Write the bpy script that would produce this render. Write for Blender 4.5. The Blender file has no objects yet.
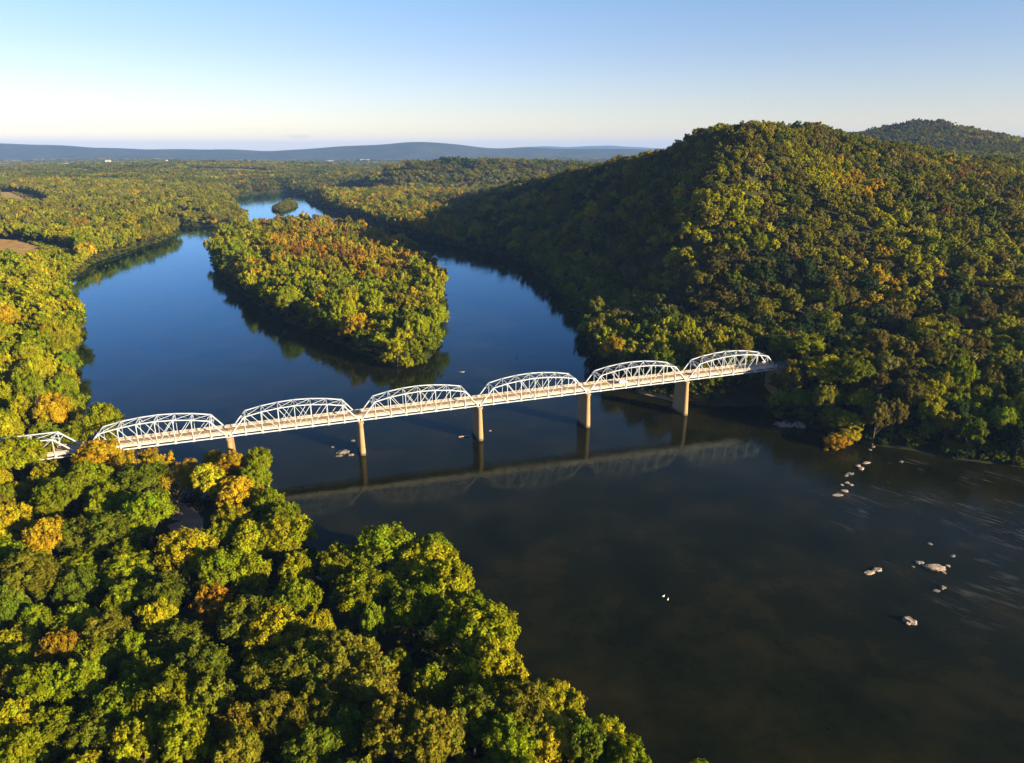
import bpy, bmesh, math, random
import numpy as np
from mathutils import Vector, Matrix
random.seed(7); RNG = np.random.default_rng(11)
R = math.radians
S = bpy.context.scene
COL = S.collection

# ------------------------------------------------------------------ camera, sky, sun, exposure
CAMZ, PITCH, F = 143.0, R(18.08), 709.0
cam = bpy.data.cameras.new('camera'); camo = bpy.data.objects.new('camera', cam); COL.objects.link(camo)
camo.location = (0, 0, CAMZ); camo.rotation_euler = (R(90) - PITCH, 0, 0)
cam.sensor_width = 36; cam.lens = F / 1024 * 36; cam.clip_start = 1; cam.clip_end = 90000
S.camera = camo
SUN_DIR = Vector((.84, -.543, 0)).normalized(); SUN_EL = R(14.5)
w = bpy.data.worlds.new('World'); S.world = w; w.use_nodes = True
nt = w.node_tree; bg = nt.nodes['Background']
sky = nt.nodes.new('ShaderNodeTexSky'); sky.sky_type = 'NISHITA'; sky.sun_disc = False
sky.sun_elevation = SUN_EL
sky.sun_rotation = math.atan2(SUN_DIR.x, SUN_DIR.y)
sky.altitude = 100; sky.air_density = 1.0; sky.dust_density = 0.4; sky.ozone_density = 1.6
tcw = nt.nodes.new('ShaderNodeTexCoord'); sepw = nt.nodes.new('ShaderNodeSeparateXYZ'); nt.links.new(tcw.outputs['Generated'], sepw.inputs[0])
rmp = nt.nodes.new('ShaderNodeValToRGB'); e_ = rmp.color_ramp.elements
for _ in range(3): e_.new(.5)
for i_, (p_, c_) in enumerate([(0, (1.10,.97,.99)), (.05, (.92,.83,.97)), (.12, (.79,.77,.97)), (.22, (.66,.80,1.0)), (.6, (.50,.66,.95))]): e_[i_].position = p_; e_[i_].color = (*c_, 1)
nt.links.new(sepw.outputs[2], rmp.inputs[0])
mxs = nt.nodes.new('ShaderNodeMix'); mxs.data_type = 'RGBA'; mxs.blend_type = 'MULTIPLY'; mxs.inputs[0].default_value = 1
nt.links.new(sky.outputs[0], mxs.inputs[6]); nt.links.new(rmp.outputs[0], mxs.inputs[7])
# one faint streak of cloud low over the far ridge
gz = nt.nodes.new('ShaderNodeTexNoise'); gz.inputs['Scale'].default_value = 60; gz.inputs['Detail'].default_value = 4; nt.links.new(tcw.outputs['Generated'], gz.inputs['Vector'])
vm = nt.nodes.new('ShaderNodeVectorMath'); vm.operation = 'SUBTRACT'; vm.inputs[1].default_value = (-.275, .961, .0165); nt.links.new(tcw.outputs['Generated'], vm.inputs[0])
vm2 = nt.nodes.new('ShaderNodeVectorMath'); vm2.operation = 'MULTIPLY'; vm2.inputs[1].default_value = (48, 48, 330); nt.links.new(vm.outputs[0], vm2.inputs[0])
vl = nt.nodes.new('ShaderNodeVectorMath'); vl.operation = 'LENGTH'; nt.links.new(vm2.outputs[0], vl.inputs[0])
mr = nt.nodes.new('ShaderNodeMapRange'); mr.inputs[1].default_value = 1.1; mr.inputs[2].default_value = .2; nt.links.new(vl.outputs['Value'], mr.inputs[0])
mm_ = nt.nodes.new('ShaderNodeMath'); mm_.operation = 'MULTIPLY'; nt.links.new(mr.outputs[0], mm_.inputs[0]); nt.links.new(gz.outputs[0], mm_.inputs[1])
mxk = nt.nodes.new('ShaderNodeMix'); mxk.data_type = 'RGBA'; mxk.blend_type = 'MULTIPLY'; mxk.inputs[7].default_value = (.62, .70, .84, 1)
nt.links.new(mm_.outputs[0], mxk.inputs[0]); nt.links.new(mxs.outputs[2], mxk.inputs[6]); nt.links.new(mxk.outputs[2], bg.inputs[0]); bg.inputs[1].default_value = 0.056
sl = bpy.data.lights.new('sun', 'SUN'); so = bpy.data.objects.new('sun', sl); COL.objects.link(so)
sl.energy = 5.0; sl.angle = R(0.5); sl.color = (1.0, .80, .50)
sd = Vector((SUN_DIR.x * math.cos(SUN_EL), SUN_DIR.y * math.cos(SUN_EL), math.sin(SUN_EL)))
so.rotation_euler = sd.to_track_quat('Z', 'Y').to_euler(); so.location = (300, -200, 400)
vs = S.view_settings; vs.view_transform = 'Standard'; vs.look = 'None'; vs.gamma = 1; vs.exposure = 1.8
vs.use_curve_mapping = False
cy = S.cycles
cy.max_bounces = 5; cy.diffuse_bounces = 2; cy.glossy_bounces = 2; cy.transmission_bounces = 2
cy.transparent_max_bounces = 4; cy.volume_bounces = 0; cy.caustics_reflective = False; cy.caustics_refractive = False

# ------------------------------------------------------------------ helpers
CT, SN = math.cos(PITCH), math.sin(PITCH)
def at(px, py, z=0.0):
    """ground position (x, y) seen at a point of the picture, at height z"""
    a = (px - 512) / F; b = (py - 381.5) / F
    fx, fy, fz = a, CT - b * SN, -SN - b * CT
    t = (z - CAMZ) / fz
    return (fx * t, fy * t)
def depth(x, y, z): return y * CT + (CAMZ - z) * SN
def proj(x, y, z):
    d = y * CT + (CAMZ - z) * SN
    v = (CAMZ - z) * CT - y * SN
    return 512 + F * x / d, 381.5 + F * v / d, d
def tag(o, label=None, cat=None, group=None, kind=None):
    if label: o['label'] = label
    if cat: o['category'] = cat
    if group: o['group'] = group
    if kind: o['kind'] = kind
    return o
def empty(name, loc=(0, 0, 0), rz=0, parent=None):
    o = bpy.data.objects.new(name, None); COL.objects.link(o); o.location = loc; o.rotation_euler = (0, 0, rz)
    o.empty_display_size = .5
    if parent: o.parent = parent
    return o
def link(name, me, parent=None, mat=None):
    o = bpy.data.objects.new(name, me)
    if mat: me.materials.clear(); me.materials.append(mat)
    COL.objects.link(o)
    if parent: o.parent = parent
    return o
def mesh_np(name, verts, faces, smooth=False):
    """verts (n,3), faces (m,k) numpy arrays"""
    me = bpy.data.meshes.new(name)
    verts = np.asarray(verts, dtype=np.float32); faces = np.asarray(faces, dtype=np.int32)
    m, k = faces.shape
    me.vertices.add(len(verts)); me.vertices.foreach_set('co', verts.ravel())
    me.loops.add(m * k); me.loops.foreach_set('vertex_index', faces.ravel())
    me.polygons.add(m); me.polygons.foreach_set('loop_start', np.arange(0, m * k, k, dtype=np.int32))
    me.polygons.foreach_set('loop_total', np.full(m, k, dtype=np.int32))
    if smooth: me.polygons.foreach_set('use_smooth', np.ones(m, dtype=bool))
    me.update(calc_edges=True)
    return me
class MB:
    """collects boxes, bars and tubes into ONE mesh"""
    def __init__(s): s.v = []; s.f = []
    def add(s, vs_, fs): n = len(s.v); s.v += [tuple(v) for v in vs_]; s.f += [tuple(i + n for i in f) for f in fs]
    def box(s, a, b):
        x0, y0, z0 = a; x1, y1, z1 = b
        s.add([(x0,y0,z0),(x1,y0,z0),(x1,y1,z0),(x0,y1,z0),(x0,y0,z1),(x1,y0,z1),(x1,y1,z1),(x0,y1,z1)],
              [(0,3,2,1),(4,5,6,7),(0,1,5,4),(1,2,6,5),(2,3,7,6),(3,0,4,7)])
    def bar(s, p, q, w_=.4, h_=.4):
        p = Vector(p); q = Vector(q); d = (q - p).normalized()
        up = Vector((0, 1, 0)) if abs(d.y) < .9 else Vector((0, 0, 1))
        a = d.cross(up).normalized(); b = a.cross(d).normalized()   # b ~ along y, a in the plane
        vs_ = []
        for c in (p, q):
            for (i, j) in ((-1,-1),(1,-1),(1,1),(-1,1)): vs_.append(c + a * (i * h_ / 2) + b * (j * w_ / 2))
        s.add(vs_, [(0,3,2,1),(4,5,6,7),(0,1,5,4),(1,2,6,5),(2,3,7,6),(3,0,4,7)])
    def tube(s, pts, rs, n=7):
        rings = []
        for i, p in enumerate(pts):
            p = Vector(p)
            d = (Vector(pts[min(i+1, len(pts)-1)]) - Vector(pts[max(i-1, 0)])).normalized()
            a = d.cross(Vector((.3, .9, .2))).normalized(); b = d.cross(a)
            rings.append([p + (a * math.cos(t) + b * math.sin(t)) * rs[i] for t in [2*math.pi*k/n for k in range(n)]])
        v = [q for r_ in rings for q in r_]; f = []
        for i in range(len(rings)-1):
            for k in range(n): f.append((i*n+k, i*n+(k+1)%n, (i+1)*n+(k+1)%n, (i+1)*n+k))
        f.append(tuple(range(n-1, -1, -1))); f.append(tuple((len(rings)-1)*n+k for k in range(n)))
        s.add(v, f)
    def build(s, name, mat=None, parent=None, smooth=False):
        me = bpy.data.meshes.new(name); me.from_pydata(s.v, [], s.f); me.update()
        if smooth:
            for p in me.polygons: p.use_smooth = True
        return link(name, me, parent, mat)

# ------------------------------------------------------------------ materials
def newmat(name):
    m = bpy.data.materials.new(name); m.use_nodes = True
    nt = m.node_tree; nt.nodes.clear()
    out = nt.nodes.new('ShaderNodeOutputMaterial')
    return m, nt, out
def N(nt, t, **k):
    n = nt.nodes.new(t)
    for a, b in k.items(): setattr(n, a, b)
    return n
def noise(nt, scale, detail=4, vec=None, rough=.55):
    n = N(nt, 'ShaderNodeTexNoise'); n.inputs['Scale'].default_value = scale; n.inputs['Detail'].default_value = detail
    n.inputs['Roughness'].default_value = rough
    if vec is not None: nt.links.new(vec, n.inputs['Vector'])
    return n
def ramp(nt, src, stops):
    r = N(nt, 'ShaderNodeValToRGB'); e = r.color_ramp.elements
    while len(e) < len(stops): e.new(.5)
    for i, (p, c) in enumerate(stops): e[i].position = p; e[i].color = (*c, 1)
    nt.links.new(src, r.inputs[0]); return r
def mathn(nt, op, a, b=None, clamp=False):
    m = N(nt, 'ShaderNodeMath', operation=op); m.use_clamp = clamp
    for i, v in enumerate((a, b)):
        if v is None: continue
        if isinstance(v, (int, float)): m.inputs[i].default_value = v
        else: nt.links.new(v, m.inputs[i])
    return m.outputs[0]
def mixc(nt, fac, a, b, mode='MIX'):
    m = N(nt, 'ShaderNodeMix', data_type='RGBA', blend_type=mode)
    if isinstance(fac, (int, float)): m.inputs[0].default_value = fac
    else: nt.links.new(fac, m.inputs[0])
    for s_, v in ((6, a), (7, b)):
        if isinstance(v, tuple): m.inputs[s_].default_value = (*v, 1)
        else: nt.links.new(v, m.inputs[s_])
    return m.outputs[2]
def surf_mat(name, c0, c1, scale=1.0, rough=.7, metal=0, bump=0, c2=None, spec=.4):
    m, nt, out = newmat(name)
    p = N(nt, 'ShaderNodeBsdfPrincipled'); nt.links.new(p.outputs[0], out.inputs[0])
    tc = N(nt, 'ShaderNodeTexCoord')
    n = noise(nt, scale, 5, tc.outputs['Object'])
    st = [(.3, c0), (.7, c1)]
    if c2: st = [(.25, c0), (.5, c1), (.75, c2)]
    r_ = ramp(nt, n.outputs[0], st)
    nt.links.new(r_.outputs[0], p.inputs['Base Color'])
    p.inputs['Roughness'].default_value = rough; p.inputs['Metallic'].default_value = metal
    p.inputs['Specular IOR Level'].default_value = spec
    if bump:
        b = N(nt, 'ShaderNodeBump'); b.inputs['Distance'].default_value = bump
        nt.links.new(n.outputs[0], b.inputs['Height']); nt.links.new(b.outputs[0], p.inputs['Normal'])
    return m
def leaf_mat(name, instanced):
    m, nt, out = newmat(name)
    if instanced:
        a = N(nt, 'ShaderNodeAttribute', attribute_type='INSTANCER', attribute_name='tone'); base = a.outputs['Color']
    else:
        a = N(nt, 'ShaderNodeObjectInfo'); base = a.outputs['Color']
    lv = N(nt, 'ShaderNodeAttribute', attribute_type='GEOMETRY', attribute_name='leafv')
    c = mixc(nt, 1.0, base, lv.outputs['Color'], 'MULTIPLY')
    d = N(nt, 'ShaderNodeBsdfDiffuse'); t = N(nt, 'ShaderNodeBsdfTranslucent')
    nt.links.new(c, d.inputs[0])
    ct = mixc(nt, 1.0, c, (1.3, 1.2, .6), 'MULTIPLY'); nt.links.new(ct, t.inputs[0])
    mx = N(nt, 'ShaderNodeMixShader'); mx.inputs[0].default_value = .27
    nt.links.new(d.outputs[0], mx.inputs[1]); nt.links.new(t.outputs[0], mx.inputs[2])
    nt.links.new(mx.outputs[0], out.inputs[0])
    return m
M = {}
M['leaf'] = leaf_mat('foliage', False)
M['leaf_far'] = leaf_mat('forest_foliage', True)
M['bark'] = surf_mat('bark', (.04,.032,.024), (.09,.075,.055), 1.5, .9)
M['steel'] = surf_mat('painted_steel', (.33,.37,.43), (.46,.51,.57), .35, .45)
M['concrete'] = surf_mat('pier_concrete', (.20,.13,.06), (.31,.205,.095), .45, .85, c2=(.26,.18,.09))
nt_ = M['concrete'].node_tree; pb = [n for n in nt_.nodes if n.type == 'BSDF_PRINCIPLED'][0]; old = pb.inputs['Base Color'].links[0].from_socket
g_ = N(nt_, 'ShaderNodeNewGeometry'); sp_ = N(nt_, 'ShaderNodeSeparateXYZ'); nt_.links.new(g_.outputs['Position'], sp_.inputs[0])
ns_ = noise(nt_, .9, 4, g_.outputs['Position']); zz = mathn(nt_, 'ADD', sp_.outputs[2], mathn(nt_, 'MULTIPLY', ns_.outputs[0], 1.6))
st_ = N(nt_, 'ShaderNodeMapRange'); nt_.links.new(zz, st_.inputs[0]); st_.inputs[1].default_value = 1.4; st_.inputs[2].default_value = 2.6
nt_.links.new(mixc(nt_, st_.outputs[0], (.07,.06,.04), old), pb.inputs['Base Color'])      # tide stain at the waterline
M['road'] = surf_mat('bridge_road', (.30,.20,.13), (.38,.27,.18), .3, .85)
M['parapet'] = surf_mat('railing_paint', (.50,.42,.33), (.62,.54,.44), .4, .6)
M['rock'] = surf_mat('river_rock', (.10,.075,.055), (.28,.215,.165), 1.4, .85, bump=.3, c2=(.37,.30,.24))
M['grey_rock'] = surf_mat('grey_rock', (.06,.05,.045), (.17,.15,.13), 1.4, .85, bump=.3, c2=(.10,.085,.07))
M['wood'] = surf_mat('driftwood', (.22,.15,.12), (.46,.36,.31), .8, .9)
M['rubber'] = surf_mat('rubber', (.02,.02,.02), (.03,.03,.03), 3, .8)
M['glass'] = surf_mat('car_glass', (.02,.025,.03), (.03,.035,.04), 1, .08)
M['white_paint'] = surf_mat('white_paint', (.72,.72,.72), (.8,.8,.8), 1, .3)
M['red_paint'] = surf_mat('red_paint', (.45,.06,.04), (.5,.07,.05), 1, .3)
M['dark_paint'] = surf_mat('dark_paint', (.02,.022,.03), (.03,.03,.04), 1, .25)
M['lamp'] = surf_mat('lamp_glass', (.6,.6,.55), (.7,.7,.65), 1, .2)
M['feather'] = surf_mat('white_feathers', (.75,.75,.73), (.8,.8,.8), 4, .8)
M['beak'] = surf_mat('beak', (.5,.22,.03), (.55,.25,.04), 4, .6)
M['wall'] = surf_mat('pale_wall', (.34,.33,.32), (.45,.44,.42), .02, .8)
M['roof'] = surf_mat('grey_roof', (.2,.19,.18), (.3,.28,.27), .02, .8)

# ------------------------------------------------------------------ the river's outline (world metres)
NEAR = [at(*p) for p in [(690,790,12),(650,760,12),(605,728,12),(560,712,12),(528,672,12),(505,640,12),(478,598,12),(462,572,12),(452,560,12),
        (395,548,9),(350,572,4),(330,588,0),(318,586,0),(312,560,3),(312,535,8),(288,520,11),(272,500,11),(262,478,11),(250,462,8),(236,452,8),
        (222,462,2),(214,490,1),(200,505,0),(188,515,0),(176,505,0),(160,492,0),(140,478,0),(118,468,0),(104,455,0)]]
LEFT = [at(*p) for p in [(84,437,6),(82,412,8),(74,396,8),(73,370,8),(72,345,8),(78,322,8),(70,300,6),(66,288,1),(74,280,0),(95,263,0),(130,251,0),
        (160,242,0),(177,236,0),(180,229,0),(166,226,0),(158,223,0),(185,226,0),(215,227,0),(240,225,0),(248,219,0),(240,212,0),(232,206,0),
        (226,200,0),(255,194.5,0),(285,192.5,0)]]
RIGHT = [at(*p) for p in [(304,195,0),(310,202,0),(325,208,0),(352,217,0),(384,228,0),(420,239,0),(460,247,0),(500,256,0),(530,268,0),(556,290,0),
        (576,315,0),(590,345,0),(602,372,0),(628,391,0),(671,402,0),(730,405,0),(757,408,0),(785,422,0),(830,436,0),(870,446,0),(920,452,0),
        (970,459,0),(1024,470,0)]]
RIVER = np.array(NEAR + LEFT + RIGHT + [(300,288),(420,240),(650,150),(1200,-150),(1200,-500),(500,-260),(260,-90),(150,0),(85,62)])
ISLAND = np.array([at(*p) for p in [(211,258,2),(213,263,0),(223,281,0),(256,304,0),(302,330,0),(350,350,0),(395,365,0),(418,367,0),(434,355,0),
        (441,330,0),(443,308,0),(443,285,6),(434,268,12),(412,252,15),(385,237,18),(350,226,18),(300,221,18),(255,226,18),(225,234,14),(213,246,8)]])
ISLET = np.array([at(*p) for p in [(272,211,0),(281,212,0),(291,210,0),(297,206,0),(296,203,0),(285,204,0),(276,206,0)]])
def sdf(P, poly):
    """signed distance, positive inside"""
    P = np.asarray(P, dtype=np.float64); d2 = np.full(len(P), 1e18); ins = np.zeros(len(P), bool)
    n = len(poly)
    for i in range(n):
        a = poly[i]; b = poly[(i+1) % n]; e = b - a
        t = np.clip(((P - a) @ e) / (e @ e), 0, 1)
        q = P - (a + t[:, None] * e); d2 = np.minimum(d2, (q * q).sum(1))
        c = (a[1] > P[:, 1]) != (b[1] > P[:, 1])
        with np.errstate(divide='ignore', invalid='ignore'):
            xi = (b[0] - a[0]) * (P[:, 1] - a[1]) / (b[1] - a[1] if b[1] != a[1] else 1e-9) + a[0]
        ins ^= c & (P[:, 0] < xi)
    return np.where(ins, 1, -1) * np.sqrt(d2)
def shore(P):
    """distance inland (positive on land, negative in water)"""
    P = np.asarray(P, dtype=np.float64).reshape(-1, 2)
    wob = 2.2 * np.sin(P[:, 0] * .11 + P[:, 1] * .05) + 1.6 * np.sin(P[:, 0] * .05 - P[:, 1] * .17)
    r_ = -sdf(P, RIVER)
    return np.maximum(np.maximum(r_, sdf(P, ISLAND)), sdf(P, ISLET)) + wob

# ------------------------------------------------------------------ bridge geometry in the world
P0 = Vector((-131, 304, 17.0)); P5 = Vector((155, 396, 21.4))
SV = (P5 - P0) / 5; SL = SV.length
BU = Vector((SV.x, SV.y, 0)).normalized(); BV = Vector((-BU.y, BU.x, 0))     # along, across (away from the viewer)
BANG = math.atan2(BU.y, BU.x)
WID = 9.0
def bpt(i, v=0.0): q = P0 + SV * i + BV * v; return q

# ------------------------------------------------------------------ terrain heights
CP = [(-60,60,4),(0,120,4),(-200,150,5),(-400,250,8),(-150,230,4),(-600,400,12),(0,-200,8),(60,0,3),(-300,0,10),(-180,300,4),(-250,600,6),
      (-250,420,5),(-500,900,9),(-420,1200,7),(-900,1500,18),(-800,700,16),(-1500,1200,35),(-2000,2500,45),(-1200,2600,40),(-600,2200,22),(-700,1800,12),
      (0,600,5),(-150,800,5),(-250,1000,5),(-400,1400,4),
      (236,330,3),(98,410,3),(80,440,3),(75,600,5),(75,744,5),(10,998,4),(-140,1200,4),(-380,1680,5),(-250,1350,5),(-150,1350,10),
      (102,500,6),(98,600,9),(100,744,12),(120,545,14),(142,555,38),(162,610,82),(188,680,126),(226,755,153),(196,860,143),(178,1000,128),(150,1150,113),
      (100,1300,94),(20,1500,70),(-60,1700,42),(130,744,50),(120,860,56),(100,1000,54),(50,1150,45),(0,1300,35),(-100,1500,16),(-200,1600,8),
      (300,815,156),(350,860,154),(430,910,145),(530,1000,131),(680,1080,120),(900,1150,110),(1200,1300,105),
      (180,480,14),(230,430,12),(260,520,32),(260,620,78),(300,700,112),(350,420,14),(380,520,34),(380,640,72),(420,760,110),(480,440,14),
      (560,560,36),(560,700,70),(600,850,98),(760,600,40),(800,800,72),(1100,800,70),(1100,500,30),(700,350,12),(900,100,10),
      (300,1000,120),(500,1300,92),(300,1500,70),(800,1700,95),(300,1900,50),(100,2200,45),
      (1310,2400,222),(1100,2300,170),(1500,2500,175),(1700,2600,130),(1000,2000,110),(2200,2600,110),(1600,1800,110),(2500,1500,80),
      (-425,2440,74),(-350,2500,92),(-200,2550,100),(0,2600,98),(200,2650,92),(450,2700,84),(-475,2430,12),(-440,2370,10),(-520,2600,14),(-480,2520,16),(-420,2250,8),(-250,2330,12),(-50,2300,20),(0,3000,60),(600,3300,55),(-450,2700,55),
      (165,399,20.2),(195,409,20.4),(230,421,21.5),(-250,262,8),(-290,250,15),(-340,236,15)]
CP = np.array(CP, dtype=np.float64)
def kern(r2): return np.sqrt(r2 + 12**2)
_d2 = ((CP[:, None, :2] - CP[None, :, :2])**2).sum(2)
_A = np.zeros((len(CP)+1, len(CP)+1)); _A[:-1, :-1] = kern(_d2); _A[:-1, -1] = 1; _A[-1, :-1] = 1
_W = np.linalg.solve(_A, np.append(CP[:, 2], 0))
def hraw(P):
    P = np.asarray(P, dtype=np.float64).reshape(-1, 2); h = np.full(len(P), _W[-1])
    for i in range(len(CP)): h += _W[i] * kern(((P - CP[i, :2])**2).sum(1))
    return h
def plain(P):
    x, y = P[:, 0], P[:, 1]
    r_ = np.hypot(x, y); return 48 - 40*np.clip((r_-4300)/2600, 0, 1) + 9*np.sin(x/900 + 1) * np.cos(y/1300) + 7*np.sin(x/410 + y/700) + 5*np.sin(y/330 - x/1500)
def height(P):
    P = np.asarray(P, dtype=np.float64).reshape(-1, 2)
    r_ = np.hypot(P[:, 0], P[:, 1])
    wgt = np.clip((4200 - r_) / 1200, 0, 1); wgt = wgt*wgt*(3-2*wgt)
    near = r_ < 4300
    h = plain(P)
    if near.any(): h[near] = wgt[near] * hraw(P[near]) + (1 - wgt[near]) * h[near]
    hill = np.clip((h - 15) / 60, 0, 1)
    h += hill * (3.5*np.sin(P[:, 0]/31 + P[:, 1]/57) + 2.5*np.sin(P[:, 0]/17 - P[:, 1]/23)) * np.clip(1 - r_/3500, 0, 1)
    s_ = np.full(len(P), 999.0)
    k = r_ < 3500
    if k.any(): s_[k] = shore(P[k])
    h = np.where(s_ > 0, np.minimum(np.maximum(h, 1.2), .1 + np.maximum(s_, 0)**1.4 * .12 + np.maximum(s_-40, 0)*2), np.maximum(-4, s_ * .3 - .1))
    return h, s_

# ground: one sheet, fine near the place and coarse towards the horizon
M['ground'], nt, out = newmat('forest_floor')
p = N(nt, 'ShaderNodeBsdfPrincipled'); nt.links.new(p.outputs[0], out.inputs[0]); p.inputs['Roughness'].default_value = .95
p.inputs['Specular IOR Level'].default_value = .1
geo = N(nt, 'ShaderNodeNewGeometry')
n1 = noise(nt, .02, 8, geo.outputs['Position'], .7); n2 = noise(nt, .0016, 5, geo.outputs['Position'])
c = ramp(nt, n1.outputs[0], [(.3, (.015,.02,.008)), (.5, (.03,.035,.012)), (.62, (.05,.042,.018)), (.75, (.03,.036,.012))])
f = ramp(nt, n2.outputs[0], [(.60, (0,0,0)), (.66, (1,1,1))])
sep = N(nt, 'ShaderNodeSeparateXYZ'); nt.links.new(geo.outputs['Position'], sep.inputs[0])
far = N(nt, 'ShaderNodeMapRange'); nt.links.new(sep.outputs[1], far.inputs[0]); far.inputs[1].default_value = 4500; far.inputs[2].default_value = 7000
cl_ = N(nt, 'ShaderNodeAttribute', attribute_type='GEOMETRY', attribute_name='clearing')
fm = mathn(nt, 'MAXIMUM', mathn(nt, 'MULTIPLY', f.outputs[0], far.outputs[0]), cl_.outputs['Fac'])
n3 = noise(nt, .004, 2, geo.outputs['Position']); cf = ramp(nt, n3.outputs[0], [(.4, (.30,.25,.12)), (.5, (.16,.19,.05)), (.6, (.36,.28,.15))])
c2 = mixc(nt, fm, c.outputs[0], cf.outputs[0])
nt.links.new(c2, p.inputs['Base Color'])
def wnv(x, y, s_, o_=0): return .5 + .5*np.sin(x/s_*1.3 + 2.1*np.sin(y/s_*.9 + o_) + o_) * np.cos(y/s_*1.1 + 1.7*np.sin(x/s_*.7 + o_*2))
def build_ground():
    na, nr = 460, 620
    ang = np.linspace(R(-72), R(72), na)
    rad = np.concatenate([np.linspace(5, 1500, 400)[:-1], np.geomspace(1500, 33000, nr-399)])
    A, Rr = np.meshgrid(ang, rad)
    P = np.stack([(Rr*np.sin(A)).ravel(), (Rr*np.cos(A) - 60).ravel()], 1)
    h, s_ = height(P)
    V = np.column_stack([P, h]); idx = np.arange(len(rad)*na).reshape(len(rad), na)
    Fc = np.stack([idx[:-1,:-1].ravel(), idx[:-1,1:].ravel(), idx[1:,1:].ravel(), idx[1:,:-1].ravel()], 1)
    me = mesh_np('ground', V, Fc, True)
    fl = wnv(P[:, 0], P[:, 1], 260, 1.0) * wnv(P[:, 0], P[:, 1], 610, 4.0)
    k = np.where((P[:, 1] > 2500) & (h < 92), np.clip((fl - .49)/.03, 0, 1), 0).astype(np.float32)
    me.attributes.new('clearing', 'FLOAT', 'POINT').data.foreach_set('value', k)
    o = link('ground', me, None, M['ground']); tag(o, kind='structure')
build_ground()

# water
M['water'], nt, out = newmat('river_water')
df = N(nt, 'ShaderNodeBsdfDiffuse'); gl = N(nt, 'ShaderNodeBsdfGlossy'); fr = N(nt, 'ShaderNodeFresnel'); mxw = N(nt, 'ShaderNodeMixShader')
fr.inputs['IOR'].default_value = 1.333; gtr = N(nt, 'ShaderNodeMapRange'); nt.links.new(fr.outputs[0], gtr.inputs[0]); gtr.inputs[1].default_value = .03; gtr.inputs[2].default_value = .22
nt.links.new(mixc(nt, gtr.outputs[0], (.62, .60, .46), (.40, .67, .96)), gl.inputs['Color']); gl.inputs['Roughness'].default_value = .05
fp = mathn(nt, 'POWER', fr.outputs[0], 1.3); fp = mathn(nt, 'MULTIPLY', fp, 1.75, True); nt.links.new(fp, mxw.inputs[0]); nt.links.new(df.outputs[0], mxw.inputs[1]); nt.links.new(gl.outputs[0], mxw.inputs[2]); nt.links.new(mxw.outputs[0], out.inputs[0])
geo = N(nt, 'ShaderNodeNewGeometry')
mr_ = N(nt, 'ShaderNodeMapping'); nt.links.new(geo.outputs['Position'], mr_.inputs[0]); mr_.inputs['Rotation'].default_value = (0, 0, R(48))
mp = N(nt, 'ShaderNodeMapping'); nt.links.new(mr_.outputs[0], mp.inputs[0]); mp.inputs['Scale'].default_value = (.30, 1.5, 1)
bed = noise(nt, .035, 9, geo.outputs['Position'], .7)
bc = ramp(nt, bed.outputs[0], [(.32, (.003,.0042,.001)), (.5, (.0072,.0082,.0018)), (.66, (.0150,.0130,.0035)), (.75, (.009,.009,.002))])
# rapids in the shallow reach: streaky foam and rougher water below the ledge of rocks
sep = N(nt, 'ShaderNodeSeparateXYZ'); nt.links.new(geo.outputs['Position'], sep.inputs[0])
def bell(val, c_, w_):
    a = mathn(nt, 'SUBTRACT', val, c_); a = mathn(nt, 'DIVIDE', a, w_); a = mathn(nt, 'MULTIPLY', a, a)
    return mathn(nt, 'SUBTRACT', 1.0, a, True)
rap = mathn(nt, 'MULTIPLY', bell(sep.outputs[0], 205, 85), bell(sep.outputs[1], 262, 88))
st = noise(nt, .22, 7, mp.outputs[0], .72); st.inputs['Distortion'].default_value = .9
stm = ramp(nt, st.outputs[0], [(.52, (0,0,0)), (.70, (1,1,1))])
foam = mathn(nt, 'MULTIPLY', rap, stm.outputs[0])
pch = noise(nt, .028, 3, geo.outputs['Position']); pm = ramp(nt, pch.outputs[0], [(.47, (0,0,0)), (.62, (1,1,1))])
foam = mathn(nt, 'MULTIPLY', mathn(nt, 'MULTIPLY', foam, pm.outputs[0]), .38, True)
nt.links.new(mixc(nt, foam, bc.outputs[0], (.30, .30, .29)), df.inputs[0])
w1 = noise(nt, .55, 3, mp.outputs[0]); w2 = noise(nt, .05, 3, geo.outputs['Position'])
calm = ramp(nt, w2.outputs[0], [(.35, (.25,.25,.25)), (.65, (1,1,1))])
amp = mathn(nt, 'ADD', mathn(nt, 'MULTIPLY', calm.outputs[0], .2), mathn(nt, 'MULTIPLY', rap, .35))
hgt = mathn(nt, 'MULTIPLY', w1.outputs[0], amp)
b = N(nt, 'ShaderNodeBump'); b.inputs['Distance'].default_value = .35; b.inputs['Strength'].default_value = 1
nt.links.new(hgt, b.inputs['Height'])
for n_ in (df, gl, fr): nt.links.new(b.outputs[0], n_.inputs['Normal'])
mb = MB(); mb.add([(-1400,-520,0),(1400,-520,0),(1400,2700,0),(-1400,2700,0)], [(0,1,2,3)])
tag(mb.build('river_water', M['water']), kind='structure')

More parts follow.
